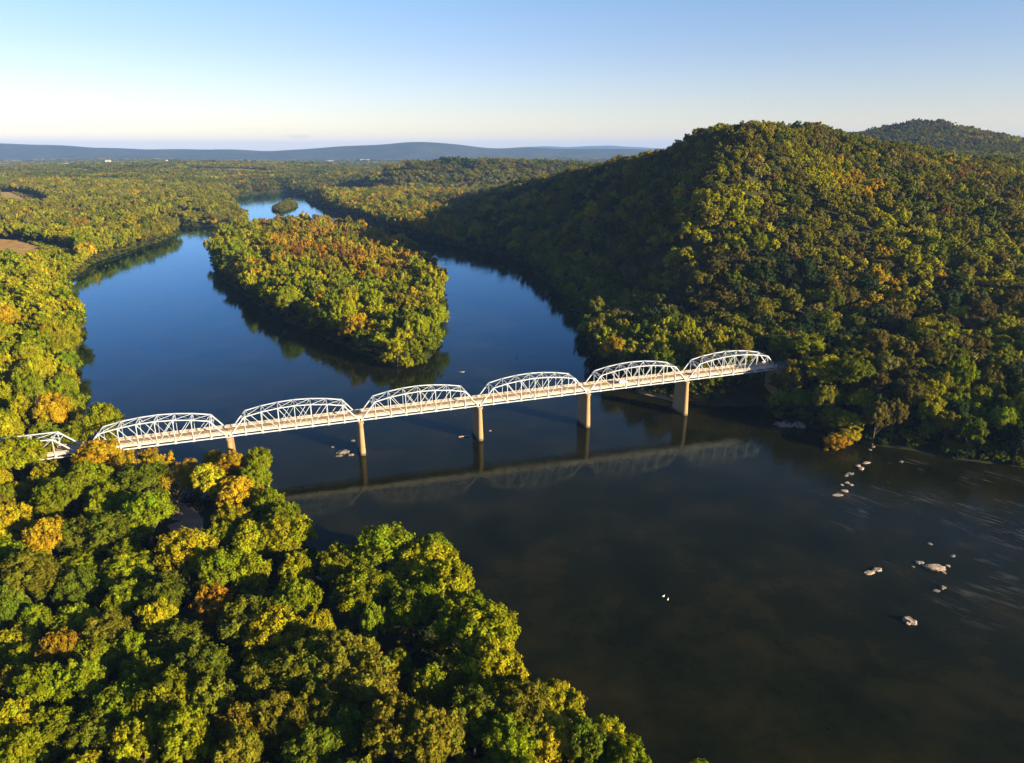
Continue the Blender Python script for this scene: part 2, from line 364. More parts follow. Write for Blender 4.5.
# far mountain ridges, blue with distance
M['mountain'] = surf_mat('mountain_forest', (.022,.032,.024), (.055,.062,.035), .0025, .95, spec=.1)
def ridge(name, prof, dist, wd, base=30):
    """prof: (picture x, picture y) of the crest -> a long 3D ridge at its real distance"""
    xs = np.array([q[0] for q in prof], float); ys = np.array([q[1] for q in prof], float)
    px = np.linspace(xs[0], xs[-1], 240); py = np.interp(px, xs, ys)
    k = np.ones(9)/9; py = np.convolve(np.pad(py, 4, 'edge'), k, 'valid')
    a = (px - 512)/F; b = (py - 381.5)/F
    fy = CT - b*SN; fz = -SN - b*CT
    X = a/fy*dist; Z = CAMZ + fz/fy*dist
    Z += 6*np.sin(X/370) + 4*np.sin(X/150)
    T = np.linspace(-1, 1, 25); V = []
    for t in T:
        sh = (np.cos(t*np.pi)+1)/2
        wv = .12*np.sin(X/640 + t*5)*(1-abs(t))
        V.append(np.column_stack([X, dist + t*wd + 0*X, base-25 + (Z-base+25)*np.clip(sh + wv*(sh*(1-sh))*3, 0, 1)]))
    V = np.concatenate(V); n = len(px); idx = np.arange(25*n).reshape(25, n)
    Fc = np.stack([idx[:-1,:-1].ravel(), idx[:-1,1:].ravel(), idx[1:,1:].ravel(), idx[1:,:-1].ravel()], 1)
    o = link(name, mesh_np(name, V, Fc, True), None, M['mountain']); tag(o, kind='structure')
ridge('mountain_ridge', [(-260,150),(-60,145),(0,143.5),(45,144),(70,146),(100,148.5),(150,149.5),(200,148.5),(260,151),(285,152.5),(310,147.5),(340,146),(380,145),(410,142.5),(435,141),(455,143.5),
      (480,148),(500,149),(520,147),(545,148),(570,150.5),(600,148),(625,147.5),(660,151),(700,156),(900,158),(1300,156)], 12000, 2300, 8)
ridge('mountain_ridge', [(380,156),(470,150),(520,147.5),(545,146),(570,147),(600,145.5),(640,147),(700,151),(800,156),(1200,158)], 23000, 2500, 8)

# haze
M['haze'], nt, out = newmat('haze')
pv = N(nt, 'ShaderNodeVolumePrincipled'); nt.links.new(pv.outputs[0], out.inputs['Volume'])
pv.inputs['Color'].default_value = (.25, .47, 1.0, 1); pv.inputs['Density'].default_value = 3.5e-5; pv.inputs['Anisotropy'].default_value = .0
mb = MB(); mb.box((-34000, -3000, -6), (34000, 33200, 460))
hz = mb.build('haze', M['haze']); tag(hz, kind='stuff')

# ------------------------------------------------------------------ tree models
def crown_arrays(seed, nclump, nleaf, leaf, rad=7.0, h=20.0, z0=3.8, squash=1.0):
    r_ = np.random.default_rng(seed)
    H = (h - z0) / 2; cz = z0 + H
    # clump centres fill an uneven envelope, more of them near its surface
    u = r_.normal(size=(nclump, 3)); u /= np.linalg.norm(u, axis=1)[:, None]
    u[:, 2] = np.where(u[:, 2] < -.35, -u[:, 2]*.6, u[:, 2]); u /= np.linalg.norm(u, axis=1)[:, None]
    k = r_.uniform(.45, .88, nclump)
    lob = 1 + .16*np.sin(np.arctan2(u[:,1], u[:,0])*3 + r_.uniform(0, 6)) + .10*np.sin(np.arctan2(u[:,1], u[:,0])*5 + r_.uniform(0, 6))
    C = u * np.column_stack([k*rad*lob, k*rad*lob, k*H*squash]) + [0, 0, cz]
    cr = r_.uniform(.18, .34, nclump) * rad * (min(1, 60/nclump)**.4)
    ctone = np.clip(r_.normal(1, .16, nclump), .6, 1.45); chue = r_.normal(0, .055, nclump)
    n = nclump * nleaf; ci = np.repeat(np.arange(nclump), nleaf)
    ns = max(4, min(16, nleaf // 11))                                  # leafy sprays that point out of each clump
    sdv = r_.normal(size=(nclump, ns, 3)) + u[:, None]*.9 + [0, 0, .55]; sdv /= np.linalg.norm(sdv, axis=2)[:, :, None]
    sl_ = r_.uniform(.75, 1.3, (nclump, ns)); si = r_.integers(0, ns, n); d = sdv[ci, si]; t_ = r_.uniform(.15, 1, n)**.7
    off = r_.normal(size=(n, 3))
    Pn = C[ci] + cr[ci][:, None] * (d*(t_*sl_[ci, si])[:, None] + off*(.34 - .20*t_)[:, None]) * np.array([1, 1, 1.1])
    nor = d*.8 + off*.45 + r_.normal(size=(n, 3))*.4; nor /= np.linalg.norm(nor, axis=1)[:, None]
    t = np.cross(nor, r_.normal(size=(n, 3))); t /= np.linalg.norm(t, axis=1)[:, None]; b_ = np.cross(nor, t)
    s_ = leaf * r_.uniform(.6, 1.35, n)[:, None]
    V = np.stack([Pn - t*s_, Pn - b_*s_*.7 + nor*s_*.18, Pn + t*s_, Pn + b_*s_*.7 + nor*s_*.18], 1).reshape(-1, 3)
    Fc = np.arange(4*n).reshape(n, 4)
    br = np.clip(ctone[ci] * r_.normal(1, .16, n), .4, 1.8); hu = chue[ci] + r_.normal(0, .04, n)
    colr = np.column_stack([br*(1+hu), br*(1-hu*.25), br*(1-hu), np.ones(n)])
    return V, Fc, colr, C
def crown_mesh(name, parts, mat):
    V = []; Fc = []; Cc = []; o_ = 0
    for v, f_, c_ in parts: V.append(v); Fc.append(f_ + o_); Cc.append(c_); o_ += len(v)
    V = np.concatenate(V); Fc = np.concatenate(Fc); Cc = np.concatenate(Cc)
    me = mesh_np(name, V, Fc)
    a = me.attributes.new('leafv', 'FLOAT_COLOR', 'FACE'); a.data.foreach_set('color', Cc.astype(np.float32).ravel())
    me.materials.append(mat)
    return me
def trunk_mesh(name, C, seed, h=20.0, mat=None):
    rr = random.Random(seed); mb = MB()
    lx, ly = rr.uniform(-.6, .6), rr.uniform(-.6, .6)
    mb.tube([(0,0,-.8),(lx*.2,ly*.2,2.5),(lx*.6,ly*.6,7),(lx,ly,12),(lx*1.1,ly*1.1,15.5)], [.55,.42,.34,.2,.08])
    idx = list(range(len(C))); rr.shuffle(idx)
    for i in idx[:11]:
        c_ = C[i]; z_ = min(max(c_[2]*.45, 3.5), 11); s0 = Vector((lx*z_/15, ly*z_/15, z_))
        e = Vector(c_); mid = s0.lerp(e, .5) + Vector((0, 0, -.5))
        mb.tube([s0, mid, e], [.2, .13, .05], 5)
    me = bpy.data.meshes.new(name); me.from_pydata(mb.v, [], mb.f); me.update(); me.materials.append(mat)
    return me
NEARK = []
for k in range(7):
    V, Fc, Cc, Cn = crown_arrays(100+k, 105 + 8*(k % 3), 165, .33, squash=[1,1,.92,1.05,.9,1,1][k])
    NEARK.append((crown_mesh('crown_model', [(V, Fc, Cc)], M['leaf']), trunk_mesh('trunk_model', Cn, k, mat=M['bark'])))
# sparse autumn tree with branches showing
V, Fc, Cc, Cn = crown_arrays(140, 34, 110, .30)
SPARSE = len(NEARK); NEARK.append((crown_mesh('crown_model', [(V, Fc, Cc)], M['leaf']), trunk_mesh('trunk_model', Cn, 50, mat=M['bark'])))
protos = bpy.data.collections.new('forest_models')
protos2 = bpy.data.collections.new('stand_models')
def mid_tree(k):
    V, Fc, Cc, Cn = crown_arrays(200+k, 34, 62, .62, z0=3.5)
    return crown_mesh('forest_tree_%02d' % k, [(V, Fc, Cc)], M['leaf_far'])
for k in range(6):
    o = bpy.data.objects.new('forest_tree_%02d' % k, mid_tree(k)); protos.objects.link(o)
def stand(k):
    r_ = np.random.default_rng(300+k); parts = []
    for i in range(13):
        V, Fc, Cc, Cn = crown_arrays(400 + k*20 + i, 12, 20, 1.35, z0=2)
        a = r_.uniform(0, 6.28); rr = 22*math.sqrt((i+.4)/13); s_ = r_.uniform(.75, 1.15)
        V = V * s_ + [rr*math.cos(i*2.4 + a*.1), rr*math.sin(i*2.4 + a*.1), r_.uniform(-3, 0)]
        t_ = r_.uniform(.65, 1.3); hu = r_.normal(0, .12)
        parts.append((V, Fc, Cc * [t_*(1+hu), t_, t_*(1-hu), 1]))
    return crown_mesh('forest_stand_%02d' % k, parts, M['leaf_far'])
for k in range(4):
    o = bpy.data.objects.new('forest_stand_%02d' % k, stand(k)); protos2.objects.link(o)

# ------------------------------------------------------------------ where the trees stand
TONE = {'bright green': (.120,.145,.005), 'green': (.078,.098,.007), 'yellow-green': (.190,.188,.006), 'olive': (.115,.112,.009), 'dark green': (.026,.042,.012),
        'golden': (.27,.185,.008), 'orange': (.21,.125,.008), 'russet': (.13,.068,.014), 'brown-green': (.082,.072,.014), 'yellow': (.27,.235,.010), 'pale olive': (.135,.122,.03)}
TREES = []      # x, y, height, radius, tone, proto, region
FIELDS = [('field', [at(*q) for q in [(-30,243,8),(18,244,8),(40,250,8),(34,261,8),(-30,264,8)]], (.42,.25,.06)),
          ('field', [at(*q) for q in [(0,200,12),(14,200,12),(30,207,12),(24,213,12),(2,213,12)]], (.40,.27,.10)),
          ('field', [at(*q) for q in [(418,165.5,80),(440,165.5,80),(443,171,75),(416,172,75)]], (.30,.24,.06))]
def region_of(x, y, di, dt):
    if di > -3: return 'island'
    if dt > -3: return 'islet'
    # side of the bridge line and left/right
    v = (x - P0.x)*BV.x + (y - P0.y)*BV.y; u = (x - P0.x)*BU.x + (y - P0.y)*BU.y
    if u > 150 and (x > 0 or y > 600): return 'hill'
    if y > 1180 and x > -480: return 'hill'
    if v < 6: return 'near'
    return 'left'
rngp = random.Random(5)
def wn(x, y, s_, o_=0): return .5 + .5*math.sin(x/s_*1.3 + 2.1*math.sin(y/s_*.9 + o_) + o_) * math.cos(y/s_*1.1 + 1.7*math.sin(x/s_*.7 + o_*2))
CLUMP = {}
def pick_tone(reg, x, y, z):
    if reg not in ('hill', 'left', 'island') or rngp.random() < .42: return pick_tone0(reg, x, y, z)
    k = (reg, round((x + 14*math.sin(y/23))/30), round((y + 14*math.sin(x/19))/38))       # kinds of tree keep together in patches
    if k not in CLUMP: CLUMP[k] = pick_tone0(reg, x, y, z)
    return CLUMP[k]
def pick_tone0(reg, x, y, z):
    q = rngp.random(); n = wn(x, y, 45); n2 = wn(x, y, 90, 3)
    def ch(*a):
        t = 0; qq = rngp.random()*sum(b for _, b in a)
        for nme, b in a:
            t += b
            if qq <= t: return nme
        return a[-1][0]
    if reg == 'near': return ch(('bright green',.42),('green',.16),('yellow-green',.32),('olive',.09),('golden',.01))
    if reg == 'left':
        if y > 1100: return ch(('yellow-green',.22),('olive',.42),('golden',.03),('pale olive',.18),('green',.13),('orange',.01))
        return ch(('yellow-green',.58),('bright green',.32),('golden',.04),('olive',.04),('green',.02))
    if reg == 'island':
        ix, iy = proj(x, y, 15)[:2]
        back = (iy < 275 and ix > 262) or (iy < 285 and ix > 320 and ix < 400)
        if back: return ch(('orange',.26),('golden',.20),('olive',.26),('yellow-green',.22),('russet',.06))
        return ch(('yellow-green',.46),('bright green',.32),('golden',.05),('green',.10),('olive',.07))
    if reg == 'islet': return 'olive'
    if z > 12:
        ix, iy = proj(x, y, z+8)[:2]
        if 675 < ix < 770 and 170 < iy < 270 and rngp.random() < .6: return ch(('yellow-green',.5),('yellow',.12),('olive',.2),('bright green',.2))
        if 780 < ix < 900 and 250 < iy < 320 and rngp.random() < .35: return ch(('golden',.55),('yellow',.2),('yellow-green',.25))
        if n > .68 and z < 130: return ch(('yellow-green',.40),('golden',.06),('olive',.3),('green',.15))
        return ch(('olive',.42),('brown-green',.26),('green',.10),('dark green',.09),('yellow-green',.05),('russet',.02),('golden',.01),('pale olive',.08))
    if y > 1100: return ch(('orange',.14),('golden',.13),('olive',.33),('yellow-green',.27),('green',.13))
    return ch(('green',.34),('olive',.22),('yellow-green',.14),('bright green',.14),('dark green',.14),('golden',.02))
# crowns read off the photograph on the near bank: picture x, y, radius px, tone
_A = [(50,70,62,'yellow-green'),(8,20,55,'yellow-green'),(95,30,40,'olive'),(20,215,55,'yellow-green'),(135,150,55,'bright green'),(215,110,50,'bright green'),(330,110,58,'green'),
      (235,50,46,'golden'),(205,75,30,'golden*'),(300,60,30,'golden*'),(360,45,26,'golden'),(235,20,34,'golden'),(410,65,38,'golden*'),(455,40,30,'golden*'),(520,60,52,'orange'),(560,130,46,'golden'),(500,120,40,'yellow'),(545,200,40,'yellow-green'),
      (668,232,55,'yellow-green'),(600,250,46,'yellow-green'),(440,290,60,'yellow-green'),(350,205,58,'bright green'),(265,235,56,'green'),(190,235,50,'green'),(105,250,48,'golden'),(20,300,46,'bright green'),
      (85,360,66,'olive'),(180,330,56,'bright green'),(300,330,58,'bright green'),(395,370,52,'green'),(520,320,58,'bright green'),(510,410,42,'orange'),(590,330,50,'yellow-green'),(575,430,62,'olive'),(650,470,62,'yellow-green'),(700,400,50,'bright green'),
      (715,560,66,'olive'),(620,570,58,'olive'),(780,520,62,'olive'),(420,490,62,'green'),(480,560,60,'green'),(340,560,46,'bright green'),(300,650,66,'bright green'),(400,640,62,'bright green'),
      (500,650,56,'olive'),(95,610,56,'bright green'),(150,520,42,'orange'),(40,500,46,'yellow-green'),(30,600,46,'olive'),(200,590,48,'bright green'),(30,690,50,'yellow-green'),(120,700,56,'bright green'),(220,720,56,'green'),
      (330,745,56,'yellow-green'),(450,730,60,'bright green'),(560,690,56,'olive'),(660,690,60,'olive'),(760,640,60,'olive'),(20,420,46,'green'),(180,440,44,'yellow-green'),(740,760,60,'green'),(570,790,60,'olive'),(60,790,56,'bright green')]
_B = [(225,110,92,'bright green'),(345,140,88,'yellow-green'),(170,210,76,'bright green'),(400,190,60,'yellow-green'),(300,250,74,'bright green'),(500,340,88,'yellow-green'),(430,300,66,'bright green'),(520,420,78,'yellow-green'),(440,400,60,'olive'),
      (130,400,80,'olive'),(190,480,84,'olive'),(60,440,66,'green'),(250,600,80,'olive'),(360,630,84,'olive'),(600,560,74,'olive'),(690,610,66,'yellow'),(560,640,66,'bright green'),(830,580,64,'yellow-green'),(880,640,60,'bright green'),(770,640,56,'green'),
      (120,580,70,'green'),(470,560,70,'green'),(-15,130,40,'yellow-green')]
MAN = [(X/2.362, 440+Y/2.362, r_/2.362, t) for X, Y, r_, t in _A] + [(300+X/2.695, 520+Y/2.695, r_/2.695, t) for X, Y, r_, t in _B]
for px, py, rp, t in MAN:
    zc = rngp.uniform(13, 17); x, y = at(px, py, zc)
    sp = t.endswith('*'); t = t.rstrip('*')
    rad = max(4.2, min(rp/F*depth(x, y, zc)*1.10, 10.5))
    s0 = shore([(x, y)])[0]
    h = zc + rad*.75 + rngp.uniform(-2.5, 3)
    if s0 < .5:
        nx_ = at(px, py+14, zc); x, y = nx_
    if abs((x-P0.x)*BV.x + (y-P0.y)*BV.y - 4.5) < 6 + rad*.5 and x > -230: h = min(h, 17)
    if 200 < px < 250 and py < 482: h = min(h, 15)
    TREES.append([x, y, h, rad, t, SPARSE if sp else rngp.randrange(7), 'near'])
    ix, iy, _ = proj(x, y, h*.6)
    if 168 < ix < 206 and 488 < iy < 552: TREES.pop()
# trees on the far side of the near shore's point, the golden shrub, etc.
for px, py, rp, t, h in [(783,392,14,'green',15),(800,380,18,'bright green',20),(822,395,22,'yellow-green',22),(850,400,20,'green',22),(800,405,14,'green',17),(835,420,14,'green',16),(862,415,15,'yellow-green',17),(775,358,10,'olive',14),(790,352,14,'green',16),(847,424,13,'yellow',15),(838,436,11,'golden',11),(850,434,10,'yellow',11),(833,440,7,'orange',8),(830,425,6,'olive',8),(625,322,17,'pale olive',19),(605,325,15,'yellow-green',18),(645,330,10,'green',14),(590,330,12,'yellow-green',15)]:
    x, y = at(px, py, h*.55)
    TREES.append([x, y, h, rp/F*depth(x, y, h*.5)*1.1, t, rngp.randrange(7), 'hill'])
for x, y, h, rad in [(-238,253,29,8),(-224,249,27,8.5),(-252,258,30,8),(-213,246,23,7),(-262,262,30,8)]: TREES.append([x, y, h, rad, 'yellow-green', rngp.randrange(7), 'near'])
for px, py, h, rad in [(148,456,17,5),(166,458,16,4.5),(186,462,17,5),(130,452,18,5),(234,468,15,5.5),(214,460,14,5.5)]:
    x, y = at(px, py, h*.6); TREES.append([x, y, h, rad, 'golden', SPARSE if px < 200 else 2, 'near'])
for px, py, h, rad in [(413,352,19,7),(397,352,20,7.5),(428,346,19,7),(380,346,20,8),(405,361,14,5),(421,359,13,4.5),(388,358,14,5),(436,336,18,6),(362,342,19,7)]:
    x, y = at(px, py, h*.5); TREES.append([x, y, h, rad, rngp.choice(('yellow-green','bright green','yellow-green')), rngp.randrange(7), 'island'])
NMAN = len(TREES)
cell = {}
def put(t):
    cell.setdefault((int(t[0]//16), int(t[1]//16)), []).append(t)
def clear(x, y, r_, k=.78):
    cx, cy_ = int(x//16), int(y//16)
    for i in (-1, 0, 1):
        for j in (-1, 0, 1):
            for t in cell.get((cx+i, cy_+j), ()):
                if (t[0]-x)**2 + (t[1]-y)**2 < (k*(r_+t[3]))**2: return False
    return True
for t in TREES: put(t)
cand = []
sp = 7.0
gx = np.arange(-1500, 1500, sp); gy = np.arange(-60, 2350, sp)
GX, GY = np.meshgrid(gx, gy); PP = np.column_stack([GX.ravel(), GY.ravel()]) + RNG.uniform(-3.4, 3.4, (GX.size, 2))
PP = PP[(np.abs(PP[:, 0]) < .80*PP[:, 1] + 150)]
PP = PP[(PP[:, 0] < .78*PP[:, 1] + 260)]
HH, SS = height(PP)
DIR = at(190, 528, 2)
order = RNG.permutation(len(PP)); order = np.concatenate([order, order])
fpoly = [np.array(q[1]) for q in FIELDS]
PDI = sdf(PP, ISLAND); PDT = sdf(PP, ISLET)
infield = np.zeros(len(PP), bool)
nearfield = np.zeros(len(PP), bool)
for q in fpoly:
    infield |= sdf(PP, q) > 0
    for k in (18, 36, 54, 72, 90, 108): nearfield |= sdf(PP - np.array([SUN_DIR.x, SUN_DIR.y])*k, q) > 0
for oi, i in enumerate(order):
    x, y = PP[i]; s_ = SS[i]; fill = oi >= len(PP)
    if s_ < .2 or infield[i]: continue
    if fill and y > 1400: continue
    v = (x-P0.x)*BV.x + (y-P0.y)*BV.y - 4.5; u = (x-P0.x)*BU.x + (y-P0.y)*BU.y
    if abs(v) < 7 and u < (345 if not fill else 315): continue
    if abs(v) < 10 and u < -75: continue
    if (x-DIR[0])**2 + (y-DIR[1])**2 < 13**2: continue
    reg = region_of(x, y, PDI[i], PDT[i]); z = HH[i]
    if reg == 'near': rad = rngp.uniform(4.5, 7.5)
    elif reg == 'hill' and z > 100: rad = rngp.uniform(3.8, 6.0)
    elif reg == 'hill' and z > 12: rad = rngp.choice((rngp.uniform(3.8, 5.5), rngp.uniform(4.8, 7.0), rngp.uniform(6.5, 8.6)))
    elif reg == 'island': rad = rngp.uniform(5.5, 9.6)
    else: rad = rngp.uniform(5.0, 8.2)
    if fill: rad = rngp.uniform(3.0, 4.4) + min(1, y/2500)
    if reg == 'near':
        ix, iy, _ = proj(x, y, z + 10)
        if 163 < ix < 210 and 482 < iy < 556: continue
    if not clear(x, y, rad, .62 if (reg == 'hill' and z > 12) else .80 if reg == 'near' else .68): continue
    if fill and reg == 'near' and y < 240: continue
    if reg == 'near' and v > -26 and u < 60 and u > -90 and s_ > -1:    # open under and before the bridge's left end
        if rngp.random() < .85: continue
    h = rad*rngp.uniform(2.6, 3.5) + 3
    if reg == 'hill' and z > 12: h = rad*rngp.uniform(2.0, 2.8) + 2
    if reg == 'near': h = min(h, 19)
    if reg == 'left' and y > 1330 and s_ < 60 and x > -720: h *= .62; rad *= .85
    if reg == 'islet': h = rngp.uniform(6, 11); rad = rngp.uniform(2.5, 4)
    if nearfield[i]: h = rngp.uniform(5, 7); rad = rngp.uniform(2.5, 3.5)
    t = [x, y, h, rad, pick_tone(reg, x, y, z), rngp.randrange(7), reg]
    TREES.append(t); put(t)
# low bushes and young trees hang over the waterline
for poly, stp in ((RIVER, 4.0), (ISLAND, 3.6), (ISLET, 3.5)):
    Q = []
    n = len(poly)
    for a in range(n):
        p_, q_ = poly[a], poly[(a+1) % n]; l_ = np.hypot(*(q_-p_))
        if max(p_[1], q_[1]) < 60 or l_ > 900: continue
        for k in range(int(l_/stp)+1):
            for off in (0, 3, 6, 8):
                d_ = (q_-p_)/l_; Q.append(p_ + d_*(k*stp + rngp.uniform(-1.5, 1.5)) + np.array([-d_[1], d_[0]])*(rngp.choice((-1, 1))*rngp.uniform(0, 11)))
    Q = np.array(Q); sq = shore(Q); qi = sdf(Q, ISLAND); qt = sdf(Q, ISLET)
    for (x, y), s_, di, dt in zip(Q, sq, qi, qt):
        if not (-.4 < s_ < 9): continue
        v = (x-P0.x)*BV.x + (y-P0.y)*BV.y - 4.5; u = (x-P0.x)*BU.x + (y-P0.y)*BU.y
        if abs(v) < 8 and u < 300: continue
        if y < 60: continue
        reg = region_of(x, y, di, dt)
        if reg == 'near' and rngp.random() < .5: continue
        rad = rngp.uniform(1.8, 3.3)
        TREES.append([x, y, rad*rngp.uniform(1.5, 2.0), rad, rngp.choice(('green','dark green','olive')), rngp.randrange(7), reg])
# undergrowth between the right bank trees
Q = np.column_stack([RNG.uniform(60, 430, 5200), RNG.uniform(250, 560, 5200)]); hq, sq = height(Q)
for (x, y), z, s_ in zip(Q, hq, sq):
    v = (x-P0.x)*BV.x + (y-P0.y)*BV.y - 4.5; u = (x-P0.x)*BU.x + (y-P0.y)*BU.y
    if s_ < 3 or (abs(v) < 7 and u > 280 and u < 345) or (x > 330 and s_ > 60): continue
    rad = rngp.uniform(2.0, 4.0); TREES.append([x, y, rad*rngp.uniform(1.8, 2.6), rad, rngp.choice(('green','dark green','olive','brown-green')), rngp.randrange(7), 'hill'])
Q = np.column_stack([RNG.uniform(-330, 90, 4200), RNG.uniform(50, 330, 4200)]); hq, sq = height(Q)
for (x, y), z, s_ in zip(Q, hq, sq):
    v = (x-P0.x)*BV.x + (y-P0.y)*BV.y - 4.5
    if s_ < 3 or v > -8 or (x-DIR[0])**2 + (y-DIR[1])**2 < 15**2: continue
    rad = rngp.uniform(1.8, 3.4); TREES.append([x, y, rad*rngp.uniform(1.6, 2.2), rad, rngp.choice(('green','dark green','olive')), rngp.randrange(7), 'near'])
XY = np.array([(t[0], t[1]) for t in TREES]); TZ, TS = height(XY)
# the 300 that show largest become trees of their own
score = []
for i, t in enumerate(TREES):
    px, py, d = proj(t[0], t[1], TZ[i] + t[2]*.6)
    rp = t[3]/d*F if d > 10 else 0
    inn = (t[2] > 9.5 or i < NMAN) and -rp < px < 1024+rp and -rp < py < 763+rp*1.2 and d > 20
    score.append(rp if inn else -1)
order = np.argsort(-np.array(score)); NIND = 300
IND = [int(i) for i in order[:NIND]]; INDS = set(IND)

# ------------------------------------------------------------------ individual trees with labels that single each one out
ORD = ['', 'first', 'second', 'third', 'fourth', 'fifth', 'sixth', 'seventh', 'eighth', 'ninth', 'tenth', 'eleventh', 'twelfth', 'thirteenth', 'fourteenth', 'fifteenth', 'sixteenth',
       'seventeenth', 'eighteenth', 'nineteenth', 'twentieth']
TENS = {20: 'twenty', 30: 'thirty', 40: 'forty', 50: 'fifty', 60: 'sixty', 70: 'seventy'}
def ordw(n):
    if n <= 20: return ORD[n]
    t_, u_ = n//10*10, n % 10
    return (TENS[t_] + '-' + ORD[u_]) if u_ else TENS[t_][:-1] + 'ieth'
ROWN = {0: 'at the water\'s edge', 1: 'in the second row', 2: 'in the third row', 3: 'in the fourth row', 4: 'in the fifth row', 5: 'in the sixth row', 6: 'in the seventh row', 7: 'in the eighth row', 8: 'in the ninth row', 9: 'in the tenth row'}
PLACE = {'near': 'of the near bank', 'left': 'of the upstream left bank', 'island': 'of the wooded island', 'hill': 'below the hill', 'islet': 'of the tiny islet'}
rows = {}
for i in IND:
    t = TREES[i]; rw = int(max(0, TS[i]) // 15); rows.setdefault((t[6], rw), []).append(i)
labels = {}
for (reg, rw), ids in rows.items():
    if reg == 'near': ids.sort(key=lambda i: abs((TREES[i][0]+150)*.5) - TREES[i][1])
    else: ids.sort(key=lambda i: math.hypot(TREES[i][0] - (155 if reg == 'hill' else -131), TREES[i][1] - (396 if reg == 'hill' else 310)))
    for k, i in enumerate(ids):
        t = TREES[i]; rown = ROWN.get(rw, 'in the %s row' % ordw(rw+1))
        labels[i] = '%s tree, %s from the bridge %s %s' % (t[4] + (' sparse' if t[5] == SPARSE else ''), ordw(k+1), rown, PLACE[reg])
special = {}
for i in IND:
    t = TREES[i]
    px, py, _ = proj(t[0], t[1], TZ[i]+t[2]*.6)
GROUPN = {'near': 'trees crowding the near bank', 'left': 'trees on the left bank beyond the bridge', 'island': 'trees covering the wooded island', 'hill': 'trees along the foot of the hill', 'islet': 'trees on the islet'}
for i in IND:
    x, y, h, rad, tn, k, reg = TREES[i]
    big = 'broadleaf_tree'
    e = empty(big, (x, y, TZ[i]-.2), rngp.uniform(0, 6.28)); e.scale = (rad/7, rad/7, h/20)
    tag(e, labels[i], 'tree', GROUPN[reg])
    cm, tm = NEARK[k]
    c_ = bpy.data.objects.new('crown', cm); COL.objects.link(c_); c_.parent = e
    jb = max(.8, rngp.gauss(1.14, .10)); jh = rngp.gauss(0, .05); jt = [jb*(1+jh), jb*(1-jh*.5), jb]
    c_.color = (TONE[tn][0]*jt[0], TONE[tn][1]*jt[1], TONE[tn][2]*jt[2], 1)
    q = bpy.data.objects.new('trunk', tm); COL.objects.link(q); q.parent = e

# ------------------------------------------------------------------ the rest of the forest: one object each, nobody could count it
def forest(name, pts, coll, ob):
    n = len(pts)
    me = bpy.data.meshes.new(name); me.vertices.add(n)
    me.vertices.foreach_set('co', np.array([p_[0] for p_ in pts], dtype=np.float32).ravel())
    for nm, ty, j, key in (('kind_index', 'INT', 1, 'value'), ('turn', 'FLOAT_VECTOR', 2, 'vector'), ('grow', 'FLOAT_VECTOR', 3, 'vector'), ('tone', 'FLOAT_COLOR', 4, 'color')):
        a = me.attributes.new(nm, ty, 'POINT')
        a.data.foreach_set(key, np.array([p_[j] for p_ in pts], dtype=(np.int32 if ty == 'INT' else np.float32)).ravel())
    g = bpy.data.node_groups.new(name, 'GeometryNodeTree')
    g.interface.new_socket('Geometry', in_out='INPUT', socket_type='NodeSocketGeometry')
    g.interface.new_socket('Geometry', in_out='OUTPUT', socket_type='NodeSocketGeometry')
    gi = g.nodes.new('NodeGroupInput'); go = g.nodes.new('NodeGroupOutput')
    ip = g.nodes.new('GeometryNodeInstanceOnPoints'); ci = g.nodes.new('GeometryNodeCollectionInfo')
    ci.inputs['Collection'].default_value = coll; ci.inputs['Separate Children'].default_value = True; ci.inputs['Reset Children'].default_value = True
    def na(nm, ty):
        a = g.nodes.new('GeometryNodeInputNamedAttribute'); a.data_type = ty; a.inputs['Name'].default_value = nm
        return [s_ for s_ in a.outputs if s_.name == 'Attribute' and s_.enabled][0]
    g.links.new(gi.outputs[0], ip.inputs['Points']); g.links.new(ci.outputs[0], ip.inputs['Instance'])
    ip.inputs['Pick Instance'].default_value = True
    g.links.new(na('kind_index', 'INT'), ip.inputs['Instance Index'])
    g.links.new(na('turn', 'FLOAT_VECTOR'), ip.inputs['Rotation'])
    g.links.new(na('grow', 'FLOAT_VECTOR'), ip.inputs['Scale'])
    g.links.new(ip.outputs[0], go.inputs[0])
    o = bpy.data.objects.new(ob, me); COL.objects.link(o)
    md = o.modifiers.new('forest', 'NODES'); md.node_group = g
    return o
pts = []
for i, t in enumerate(TREES):
    if i in INDS: continue
    x, y, h, rad, tn, k, reg = t; c_ = TONE[tn]; j = rngp.gauss(1.16 if reg in ('hill', 'left') else 1.1, .09)
    pts.append(((x, y, TZ[i]-.5-(.12*h if h < 10.5 else 0)), k % 6, (0, 0, rngp.uniform(0, 6.28)), (rad/7*1.08, rad/7*1.08, h/20), (c_[0]*j*rngp.uniform(.92, 1.08), c_[1]*j, c_[2]*j, 1)))
o = forest('forest_cover', pts, protos, 'forest'); tag(o, 'autumn forest covering the hill, island and banks behind the nearer trees', 'forest', None, 'stuff')
NMID = len(pts)
